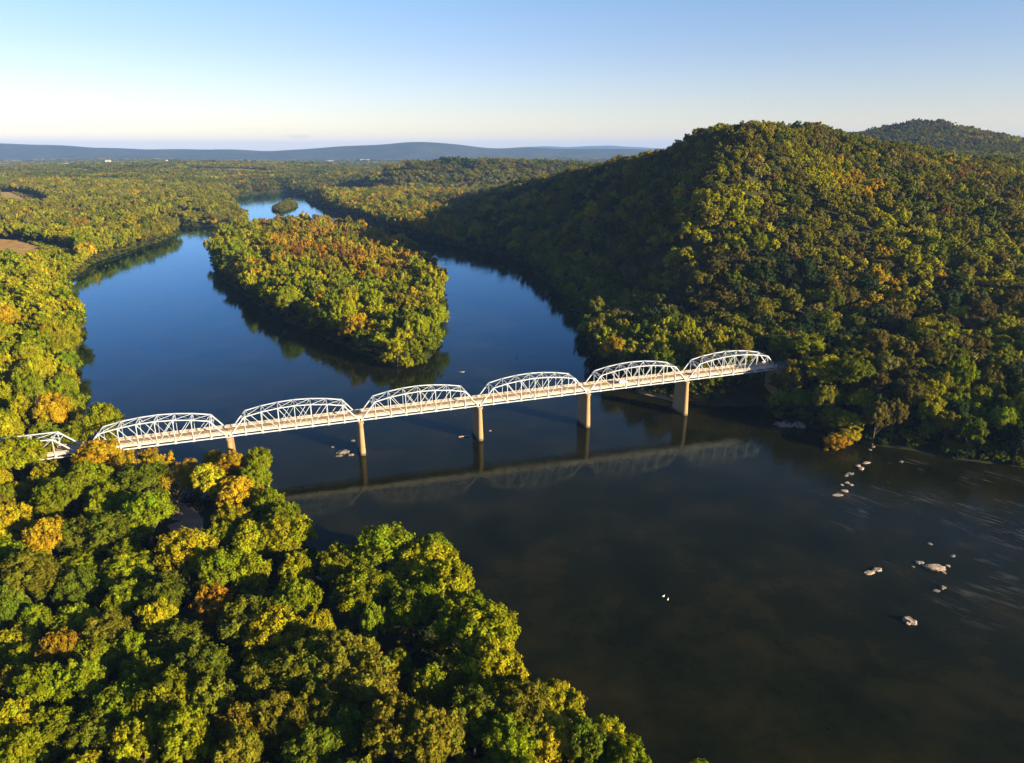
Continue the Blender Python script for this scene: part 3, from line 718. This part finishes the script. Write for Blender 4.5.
# far woodland in stands
pts = []
def stands(r0, r1, spc, sc):
    gx = np.arange(-r1*.85, r1*.85, spc); gy = np.arange(r0*.7, r1, spc)
    GX, GY = np.meshgrid(gx, gy); Q = np.column_stack([GX.ravel(), GY.ravel()]) + RNG.uniform(-spc*.35, spc*.35, (GX.size, 2))
    rr = Q[:, 1]
    Q = Q[(rr > r0) & (rr < r1) & (np.abs(Q[:, 0]) < .82*rr + 100)]
    hh, ss = height(Q)
    for (x, y), z, s_ in zip(Q, hh, ss):
        if s_ < 10: continue
        fld = wn(x, y, 260, 1.0) * wn(x, y, 610, 4.0)
        if y > 2500 and fld > .50 and z < 92: continue
        n = wn(x, y, 130, 2.0); q = rngp.random()
        if x > 500 and z > 80: tn = ('olive' if q < .5 else 'brown-green')
        elif n > .6: tn = ('golden' if q < .08 else 'yellow-green' if q < .34 else 'pale olive' if q < .5 else 'olive')
        elif n < .25: tn = ('green' if q < .5 else 'dark green' if q < .8 else 'olive')
        else: tn = ('olive' if q < .35 else 'brown-green' if q < .52 else 'green' if q < .70 else 'golden' if q < .73 else 'orange' if q < .76 else 'pale olive')
        c_ = TONE[tn]; j = rngp.gauss(1, .12)
        pts.append(((x, y, z-1.5*sc), rngp.randrange(4), (0, 0, rngp.uniform(0, 6.28)), (sc, sc, rngp.uniform(.8, 1.15)*sc**.4), (c_[0]*j, c_[1]*j, c_[2]*j, 1)))
stands(2345, 4200, 34, 1.0); stands(4200, 7500, 62, 1.9); stands(7500, 9600, 150, 4.2)
o = forest('woodland_cover', pts, protos2, 'woodland'); tag(o, 'distant mixed woodland across the valley up to the blue mountains', 'woodland', None, 'stuff')
print('TREES', len(TREES), 'mid', NMID, 'stands', len(pts), {k: len(v) for k, v in rows.items()})

# fields and bare ground
for nm, poly, c_ in FIELDS:
    poly = np.array(poly); cen = poly.mean(0); ring = []
    K = 10
    V = [tuple(cen)]; n = len(poly)
    pts_ = []
    for k in range(1, K+1):
        for i in range(n):
            for s_ in range(4):
                a = poly[i]*(1-s_/4) + poly[(i+1) % n]*(s_/4); pts_.append(cen + (a-cen)*k/K)
    P_ = np.array([cen] + pts_); hh, _ = height(P_); V = np.column_stack([P_, hh + .6]); m_ = n*4
    f_ = [(0, 1+i, 1+(i+1) % m_) for i in range(m_)]
    for k in range(K-1):
        for i in range(m_): a = 1+k*m_+i; b_ = 1+k*m_+(i+1) % m_; f_.append((a, a+m_, b_+m_, b_))
    me = bpy.data.meshes.new(nm); me.from_pydata([tuple(v) for v in V], [], f_); me.update()
    tag(link(nm, me, None, surf_mat('dry_field', c_, tuple(q*.45 for q in c_), .09, .95)), kind='structure')

# ------------------------------------------------------------------ the bridge
br = empty('truss_bridge', tuple(P0), BANG)
tag(br, 'long white steel camelback truss road bridge on concrete piers across the river', 'bridge')
dz = SV.z / math.hypot(SV.x, SV.y)       # the deck's slight rise
L = math.hypot(SV.x, SV.y)
def lp(u, v, z): return Vector((u, v, z + u*dz))
HTS = [0, 8.6, 10.1, 11.0, 11.35, 11.0, 10.1, 8.6, 0]
def span(u0, L_, np_, hts):
    pw = L_/np_; g_ = .55
    us = [u0 + (g_ if k == 0 else L_-g_ if k == np_ else k*pw) for k in range(np_+1)]
    for v in (0, WID):
        tc = MB()
        for k in range(1, np_-1): tc.bar(lp(us[k], v, hts[k]), lp(us[k+1], v, hts[k+1]), .46, .44)
        tr = tc.build('truss', M['steel'], br)
        bcb = MB(); bcb.bar(lp(us[0], v, 0), lp(us[-1], v, 0), .44, .5)
        for k in range(1, np_): bcb.box((us[k]-.45, v-.32, us[k]*dz-.4), (us[k]+.45, v+.32, us[k]*dz+.55))
        bcb.build('bottom_chord', M['steel'], tr)
        for a, b_ in ((0, 1), (np_, np_-1)):
            e = MB(); e.bar(lp(us[a], v, 0), lp(us[b_], v, hts[b_]), .48, .46); e.build('end_post', M['steel'], tr)
        for k in range(1, np_):
            e = MB(); e.bar(lp(us[k], v, 0), lp(us[k], v, hts[k]), .28, .26); e.build('vertical', M['steel'], tr)
        d = MB()
        for k in range(1, np_-1):
            half = np_/2
            if k+1 <= half: d.bar(lp(us[k], v, hts[k]), lp(us[k+1], v, 0), .22, .2)
            else: d.bar(lp(us[k], v, 0), lp(us[k+1], v, hts[k+1]), .22, .2)
            if abs(k+.5-half) < 1:
                if k+1 <= half: d.bar(lp(us[k], v-.05, 0), lp(us[k+1], v-.05, hts[k+1]), .12, .12)
                else: d.bar(lp(us[k], v-.05, hts[k]), lp(us[k+1], v-.05, 0), .12, .12)
        d.build('diagonal', M['steel'], tr)
    t = MB()
    for k in range(1, np_):
        t.bar(lp(us[k], 0, hts[k]), lp(us[k], WID, hts[k]), .3, .28)
        zb = hts[k]-1.5
        if zb > 6.4 and k not in (1, np_-1):
            t.bar(lp(us[k], 0, zb-.4), lp(us[k], WID, zb-.4), .22, .22)
            t.bar(lp(us[k], 0, zb-.4), lp(us[k], WID/2, hts[k]), .18, .18); t.bar(lp(us[k], WID, zb-.4), lp(us[k], WID/2, hts[k]), .18, .18)
    for k in range(1, np_-1):
        t.bar(lp(us[k], 0, hts[k]), lp(us[k+1], WID, hts[k+1]), .16, .16); t.bar(lp(us[k], WID, hts[k]), lp(us[k+1], 0, hts[k+1]), .16, .16)
    t.build('top_bracing', M['steel'], br)
    for a, b_ in ((0, 1), (np_, np_-1)):
        t = MB(); q0 = lp(us[a], 0, 0); q1 = lp(us[b_], 0, hts[b_]); f0 = 1 - 1.7/hts[b_]
        m_ = q0.lerp(q1, f0); mm = Vector((0, WID, 0))
        t.bar(m_, m_+mm, .3, .3)
        for s_ in range(4):
            y0 = WID*s_/4; y1 = WID*(s_+1)/4
            pa = (m_ if s_ % 2 == 0 else q1) + Vector((0, y0, 0)); pb = (q1 if s_ % 2 == 0 else m_) + Vector((0, y1, 0)); t.bar(pa, pb, .16, .16)
        t.build('portal_frame', M['steel'], br)
    fl = MB()
    for k in range(np_+1): fl.box((us[k]-.22, -.2, us[k]*dz-.15), (us[k]+.22, WID+.2, us[k]*dz+.85))
    for v in (1.0, 2.7, 4.5, 6.3, 8.0):
        fl.bar(lp(u0+.1, v, 1.0), lp(u0+L_-.1, v, 1.0), .25, .45)
    fl.build('floor_beam', M['steel'], br)
    for v in (.42, WID-.42):
        s_ = MB(); s_.bar(lp(u0, v, 1.25), lp(u0+L_, v, 1.25), .16, .75)        # white edge girder
        s_.build('edge_girder', M['parapet'], br)
        r_ = MB()
        for hz_ in (1.95, 2.3, 2.65): r_.bar(lp(u0, v, hz_), lp(u0+L_, v, hz_), .10, .13)
        nps = int(L_/1.9)
        for k in range(nps+1): r_.bar(lp(u0+k*L_/nps, v, 1.5), lp(u0+k*L_/nps, v, 2.72), .14, .14)
        r_.build('railing', M['parapet'], br)
    dk = MB(); dk.bar(lp(u0, WID/2, 1.38), lp(u0+L_, WID/2, 1.38), WID-1.0, .26); dk.build('road_deck', M['road'], br)
    kb = MB()
    for v in (.72, WID-.72): kb.bar(lp(u0, v, 1.6), lp(u0+L_, v, 1.6), .4, .2)
    kb.build('kerb', M['parapet'], br)
for i in range(-1, 5): span(i*L, L, 8, HTS)
span(-L-52, 52, 5, [0, 8.6, 8.6, 8.6, 8.6, 0])
ln = MB()
ln.box((-L-52, WID/2-.09, 0), (-L-51.9, WID/2+.09, .01))
ln.v = []; ln.f = []
for v in (WID/2-.12, WID/2+.12): ln.bar(lp(-L-52, v, 1.518), lp(5*L, v, 1.518), .1, .012)
M['line'] = surf_mat('yellow_line', (.45,.33,.06), (.5,.37,.08), 1, .7)
ln.build('centre_line', M['line'], br)
def pier(u, gz, top=-.5):
    """tapered shaft with rounded cutwater ends and a coping; local z of ground gz"""
    mb = MB(); zt = u*dz + top; n = 8
    def ring(hw, v0, v1, z):
        pts = []
        for k in range(n+1):
            a = math.pi + math.pi*k/n; pts.append((u + hw*math.cos(a), v0 + hw*.75*math.sin(a), z))
        for k in range(n+1):
            a = math.pi*k/n; pts.append((u + hw*math.cos(a), v1 + hw*.75*math.sin(a), z))
        return pts
    R_ = [ring(1.5, -1.5, WID+1.5, gz), ring(1.0, -.75, WID+.75, zt-1.0), ring(1.0, -.75, WID+.75, zt-.95), ring(1.42, -.85, WID+.85, zt-.9), ring(1.42, -.85, WID+.85, zt)]
    v = [q for r_ in R_ for q in r_]; m_ = 2*(n+1); f = []
    for i in range(len(R_)-1):
        for k in range(m_): f.append((i*m_+k, i*m_+(k+1) % m_, (i+1)*m_+(k+1) % m_, (i+1)*m_+k))
    f.append(tuple((len(R_)-1)*m_+k for k in range(m_)))
    mb.add(v, f); o = mb.build('pier', M['concrete'], br)
    b_ = MB()
    for vv in (0, WID):
        b_.box((u-.9, vv-.4, zt), (u+.9, vv+.4, u*dz-.3))
    b_.build('bearing', M['steel'], o)
for i in range(0, 5): pier(i*L, -P0.z-3)
pier(-L, -P0.z-1)
for u in (5*L, -L-52):     # abutments at both ends
    a = MB(); s_ = 1 if u > 0 else -1
    a.box((min(u, u+s_*5), -1, -P0.z-2), (max(u, u+s_*5), WID+1, u*dz-.5))
    a.box((u+s_*.9 if s_ > 0 else u-5, -1, u*dz-.5), (u+5 if s_ > 0 else u-.9, WID+1, u*dz+1.2))
    a.build('abutment', M['concrete'], br)
# approach roads
M['asphalt'] = surf_mat('asphalt', (.055,.055,.058), (.09,.088,.085), .2, .9)
def road(us, bend, zs):
    V = []; f_ = []
    for k, u in enumerate(us):
        for v in (.6, WID-.6):
            q = P0 + BU*u + BV*(v + bend[k]); V.append((q.x, q.y, zs[k]))
    for k in range(len(us)-1): f_.append((2*k, 2*k+2, 2*k+3, 2*k+1))
    mb = MB(); mb.add(V, f_); mb.add([(a, b_, c_-1.2) for a, b_, c_ in V], f_)
    for k in range(len(us)-1):
        n = len(V); mb.f.append((2*k, 2*k+2, n+2*k+2, n+2*k)); mb.f.append((2*k+1, 2*k+3, n+2*k+3, n+2*k+1))
    tag(mb.build('road', M['asphalt']), kind='structure')
e5 = 5*L
road([e5+.5, e5+15, e5+30, e5+50, e5+75], [0, 0, -1, -5, -14], [P0.z+5*SV.z+1.5]*2 + [P0.z+5*SV.z+1.6]*2 + [P0.z+5*SV.z+2])
road([-L-52.5, -L-80, -L-130], [0, 0, 0], [P0.z-1.2*SV.z+1]*3)

# ------------------------------------------------------------------ vehicles on the bridge
def car(u, v, face, paint, label, van=False):
    q = P0 + BU*u + BV*v; e = empty('van' if van else 'car', (q.x, q.y, P0.z + u*dz + 1.512), BANG + (0 if face > 0 else math.pi))
    tag(e, label, 'van' if van else 'car', 'vehicles crossing the bridge')
    prof = [(-2.2,.35),(-2.25,.75),(-2.05,1.0),(-1.6,1.05),(-1.1,1.45),(.45,1.47),(1.05,1.02),(1.95,.88),(2.2,.65),(2.2,.35)]
    if van: prof = [(-2.5,.35),(-2.5,1.1),(-2.4,1.95),(-2.0,2.0),(1.2,2.0),(1.75,1.2),(2.35,1.0),(2.5,.7),(2.5,.35)]
    W_ = .88; mb = MB(); n = len(prof)
    V = [(x, -W_*(.86 if z > 1.2 else 1), z) for x, z in prof] + [(x, W_*(.86 if z > 1.2 else 1), z) for x, z in prof]
    f_ = [tuple(range(n)), tuple(range(2*n-1, n-1, -1))] + [(i, n+i, n+(i+1) % n, (i+1) % n) for i in range(n)]
    mb.add(V, f_); body = mb.build('body', M[paint], e)
    g_ = MB(); zt = 1.42 if not van else 1.9; zb = 1.08 if not van else 1.3
    g_.box((-1.0, -.9, zb), (.5 if not van else 1.2, -.86, zt-.05)); g_.box((-1.0, .86, zb), (.5 if not van else 1.2, .9, zt-.05))
    g_.build('side_window', M['glass'], e)
    wsd = MB(); x0, x1 = ((.5, 1.0) if not van else (1.25, 1.7))
    wsd.bar((x0+.06, 0, zt), (x1+.08, 0, zb), 1.45, .05); wsd.build('windscreen', M['glass'], e)
    for x in (-1.4, 1.4):
        for y in (-.8, .8):
            t = MB(); t.tube([(x, y-.11, .34), (x, y+.11, .34)], [.34, .34], 14); t.build('wheel', M['rubber'], e)
    for y in (-.62, .62):
        t = MB(); t.box((2.19 if not van else 2.49, y-.16, .6), (2.24 if not van else 2.54, y+.16, .76)); t.build('headlight', M['lamp'], e)
def u_at(px, py, v=4.5):
    best = min((abs(proj(*(P0 + BU*u + BV*v + Vector((0, 0, u*dz+2))))[0] - px), u) for u in np.arange(-120, 300, .5)); return best[1]
car(u_at(357, 411), 6.3, -1, 'dark_paint', 'dark car on the deck above the second pier from the near shore')
car(u_at(622, 383), 2.9, 1, 'white_paint', 'white van on the deck midway along the second span from the hill', True)
car(u_at(695, 374), 2.9, 1, 'red_paint', 'small red car on the deck just past the pier nearest the hill')

# ------------------------------------------------------------------ rocks, driftwood, birds
def rock(px, py, w_, h_, label, seed, name='river_rock', group='rocks breaking the river surface', el=1.5, rot=0, z=None):
    x, y = at(px, py); bm = bmesh.new(); bmesh.ops.create_icosphere(bm, subdivisions=3, radius=1)
    rr = random.Random(seed); ph = [rr.uniform(0, 6) for _ in range(9)]
    for v in bm.verts:
        c_ = v.co; k = 1 + .16*math.sin(c_.x*3.1+ph[0])*math.sin(c_.y*2.7+ph[1]) + .12*math.sin(c_.z*4.1+ph[2]+c_.x*2) + .13*math.sin(c_.x*7+ph[3])*math.sin(c_.y*8+ph[4]) + .08*math.sin(c_.z*9+ph[6]+c_.y*7) - .22*max(0, math.sin(c_.x*4.3+ph[7]+c_.y*2.2))**6
        v.co = c_*k
        v.co.z = min(v.co.z, .72 + .1*math.sin(c_.x*4+ph[5]))
    for v in bm.verts: v.co = Vector((v.co.x*w_*el/2, v.co.y*w_/2, v.co.z*h_))
    me = bpy.data.meshes.new(name); bm.to_mesh(me); bm.free()
    o = link(name, me, None, M['grey_rock' if any(q in label for q in ('grey','dark','brown')) else 'rock']); o.location = (x, y, -h_*.18); o.rotation_euler = (0, 0, rot)
    tag(o, label, 'rock', group); return o
g2 = 'rocks in the shallow ledge below the right bank'
ROCKS = [(909,622,3.9,2.1,'round pale boulder standing alone in the river, nearest of the rocks',1.05,.3,None),
 (877,570,2.4,1.1,'pale lumpy rock at the right end of the left pair',1.4,.2,None),
 (869,573,2.2,.8,'low pointed rock at the left end of the left pair',1.9,.1,None),
 (934,568,4.2,1.5,'broad flat tan rock, largest of the middle group',1.9,-.15,None),
 (920,563,2.4,1.2,'pinkish rock touching the upper left end of the broad tan rock',1.5,.1,None),
 (913,567,.9,.5,'tiny dark rock left of the pinkish rock in the middle group',1.3,.1,None),
 (948,566,1.3,.7,'small pale rock off the right end of the broad tan rock',1.2,.1,None),
 (944,573,1.4,.8,'small pale rock below the right end of the broad tan rock',1.2,1.2,None),
 (943,588,1.8,.9,'grey rock below the broad tan rock',1.3,.2,None),
 (936,591,1.5,.5,'low dark rock just left of the grey rock below the middle group',1.8,.1,None),
 (930,544,1.5,.7,'grey rock in rippled water above the middle group',1.2,.2,None),
 (953,556,1.6,.6,'low grey rock at the upper right of the middle group',1.4,.2,None),
 (858,466,2.2,1.3,'whitish boulder, upper of the bright pair in the rock ledge',1.2,.2,g2),
 (861,469,2.5,1.4,'pinkish white boulder, lower of the bright pair in the rock ledge',1.2,.5,g2),
 (866,463,2.2,.7,'flat pale rock right of the bright pair in the rock ledge',2.0,.2,g2),
 (873,447,1.6,.9,'small pinkish rock nearest the right bank in the rock ledge',1.1,.2,g2),
 (870,450,1.5,.8,'small grey rock just below the rock nearest the right bank',1.1,.2,g2),
 (850,474,2.4,.9,'grey rock a little below the bright pair in the rock ledge',1.5,.2,g2),
 (846,476,1.6,.7,'small grey rock at the left of the ledge below the bright pair',1.3,.2,g2),
 (847,483,2.0,1.0,'pinkish angular rock in the middle of the rock ledge',1.2,.8,g2),
 (851,485,1.6,.8,'pale rock right of the pinkish angular rock',1.2,.2,g2),
 (842,485,1.3,.7,'small rock left of the pinkish angular rock',1.2,.2,g2),
 (845,491,2.4,1.0,'white rock near the lower end of the rock ledge',1.3,.2,g2),
 (838,495,2.4,.4,'low broken rock at the lower end of the rock ledge',2.2,.2,g2),
 (901,462,1.8,.8,'lone grey rock right of the rock ledge',1.3,.2,g2),
 (462,372,2.2,.6,'pale flat rock far out beyond the bridge',1.8,.2,None),
 (517,358,1.6,.8,'small pale rock farthest out beyond the bridge',1.1,.2,None),
 (345,452,5.0,1.8,'large brown rock heaped against the second pier from the near shore',1.6,.3,None),
 (339,456,2.2,.8,'flat pale rock at the left foot of the brown rock by the pier',1.5,.3,None),
 (351,455,2.4,1.2,'brown rock between the large rock and the pier',1.4,.3,None),
 (353,441,1.8,1.2,'small upright rock above the brown rock by the pier',1.1,.3,None),
 (333,447,1.4,.6,'small whitish rock at the outer edge of the pier heap',1.3,.3,None),
 (490,431,1.2,.6,'tiny rock right of the third pier from the near shore',1.2,.3,None)]
for k, (px, py, w_, h_, lb, el, rot, g_) in enumerate(ROCKS): rock(px, py, w_, h_, lb, 20+k, group=g_ or 'rocks breaking the river surface', el=el, rot=rot)
def drift(px, py, n, size, label, name, cat, seed):
    x, y = at(px, py); e = MB(); rr = random.Random(seed)
    for k in range(n):
        a = rr.uniform(0, 6.28); l_ = size*rr.uniform(.5, 1); x0, y0 = rr.uniform(-size*.6, size*.6), rr.uniform(-.8, .8)
        zt = rr.uniform(.4, 3.2)
        p0 = Vector((x0, y0, .1)); p2 = p0 + Vector((math.cos(a)*l_*.8, math.sin(a)*l_*.35, zt)); p1 = p0.lerp(p2, .5) + Vector((0, 0, .3))
        e.tube([p0, p1, p2], [.26, .2, .08], 5)
        for j in range(3):
            s0 = p1.lerp(p2, rr.random()); e.tube([s0, s0 + Vector((rr.uniform(-.9,.9), rr.uniform(-.6,.6), rr.uniform(.2, 1)))], [.08, .03], 4)
    o = e.build(name, M['wood']); o.location = (x, y, .1); tag(o, label, cat)
drift(785, 427, 46, 6.0, 'tangle of pale pinkish driftwood on the right bank by the bridge end', 'driftwood_pile', 'driftwood', 3)
drift(801, 428, 18, 4.0, 'smaller pale tangle of dead branches right of the driftwood pile', 'driftwood_pile', 'driftwood', 5)
lg = MB(); x, y = at(464, 437); lg.tube([(-2.6,-.6,.3),(0,0,.45),(2.6,1.0,.5)], [.3,.34,.2], 8); lg.tube([(.4,.1,.4),(1.4,-.6,1.1)], [.14,.05], 5)
o = lg.build('driftwood_log', M['wood']); o.location = (x, y, 0); tag(o, 'pale driftwood log caught beside the third pier from the near shore', 'log')
lg = MB(); x, y = at(184, 505); lg.tube([(-2.2,.1,.4),(0,0,.3),(2.6,.3,.3)], [.2,.24,.12], 8)
o = lg.build('driftwood_log', M['wood']); o.location = (x, y, .1); tag(o, 'pale driftwood log at the edge of the bare dirt patch on the near bank', 'log')
def bird(px, py, label, rz):
    x, y = at(px, py); e = empty('water_bird', (x, y, 0), rz); tag(e, label, 'bird', 'white birds on the river')
    bm = bmesh.new(); bmesh.ops.create_uvsphere(bm, u_segments=14, v_segments=10, radius=1)
    for v in bm.verts:
        t = v.co.x; v.co = Vector((v.co.x*.45, v.co.y*.22*(1-.35*max(0, -t)), v.co.z*.2 + (.10*max(0, -t-.3)) + .12))
    me = bpy.data.meshes.new('body'); bm.to_mesh(me); bm.free()
    b_ = link('body', me, e, M['feather'])
    nk = MB(); nk.tube([(.32,0,.15),(.44,0,.34),(.40,0,.5),(.46,0,.58),(.54,0,.57)], [.09,.06,.05,.075,.05], 8); nk.build('neck', M['feather'], e, True)
    bk = MB(); bk.tube([(.55,0,.565),(.67,0,.54)], [.035,.012], 6); bk.build('beak', M['beak'], e)
bird(663.4, 596.5, 'white water bird afloat on the dark river, upper left and brighter of two', .4)
bird(667.8, 599.8, 'white water bird afloat on the dark river, lower right and fainter of two', 1.0)

# bare dirt at the near bank
M['dirt'] = surf_mat('bare_dirt', (.22,.13,.09), (.36,.24,.17), .25, .95)
def patch(name, pix, mat, lift=.15, z=1.0):
    poly = np.array([at(a, b_, z) for a, b_ in pix]); cen = poly.mean(0); P_ = [cen]; n = len(poly)
    for k in (1, 2, 3, 4):
        for q in poly: P_.append(cen + (q-cen)*k/4)
    P_ = np.array(P_); hh, _ = height(P_); V = [(a, b_, max(c_, .05)+lift) for (a, b_), c_ in zip(P_, hh)]
    f_ = [(0, 1+i, 1+(i+1) % n) for i in range(n)]
    for k in range(3):
        for i in range(n): a = 1+k*n+i; b_ = 1+k*n+(i+1) % n; f_.append((a, a+n, b_+n, b_))
    mb = MB(); mb.add(V, f_); tag(mb.build(name, mat), kind='structure')
patch('dirt_clearing', [(172,515),(180,500),(192,508),(204,522),(204,538),(196,548),(180,545),(168,532)], M['dirt'])
patch('dirt_shore', [(308,575),(318,574),(328,584),(322,592),(312,588)], M['dirt'])
patch('gravel_shore', [(618,385),(640,392),(672,400),(700,401),(672,397),(640,387)], M['dirt'])

# ------------------------------------------------------------------ pale buildings far out on the plain
def house(px, py, w_, d_, h_, label, gable=True):
    x, y = at(px, py, 50); z = height([(x, y)])[0][0]; e = empty('farm_building' if gable else 'industrial_building', (x, y, z), .2)
    tag(e, label, 'building', 'pale buildings far out on the plain')
    mb = MB(); mb.box((-w_/2, -d_/2, -2), (w_/2, d_/2, h_)); mb.build('wall', M['wall'], e)
    r_ = MB(); hh = h_ + (w_*.12 if gable else 1.5)
    r_.add([(-w_/2-1,-d_/2-1,h_),(w_/2+1,-d_/2-1,h_),(w_/2+1,d_/2+1,h_),(-w_/2-1,d_/2+1,h_),(-w_/2-1,0,hh+4),(w_/2+1,0,hh+4)], [(0,1,5,4),(2,3,4,5),(0,4,3),(1,2,5),(0,3,2,1)])
    r_.build('roof', M['roof'] if gable else M['wall'], e)
for px, py, w_, h_, lb in [(98,161,150,30,'pale blocky works building left of the tallest far building'),(108,160.5,90,60,'tallest pale building on the far plain below the left mountain'),(117,161.5,130,24,'low pale works building right of the tallest far building'),
                        (63,162,160,26,'long pale building left of the far works'),(20,163,220,22,'long low white building near the left edge of the plain'),(35,164,120,20,'low white building right of the leftmost far building'),
                        (152,163,60,24,'small white building right of the far works'),(167,166,28,26,'single white building standing on the wooded rise'),(41,166,60,18,'small pale building below the leftmost far buildings'),
                        (330,159,200,22,'long white building below the highest far mountain'),(365,158.5,240,20,'long pale building right of the one below the highest mountain')]:
    house(px, py, w_*.45, 40, h_*.45 + 14, lb, False)
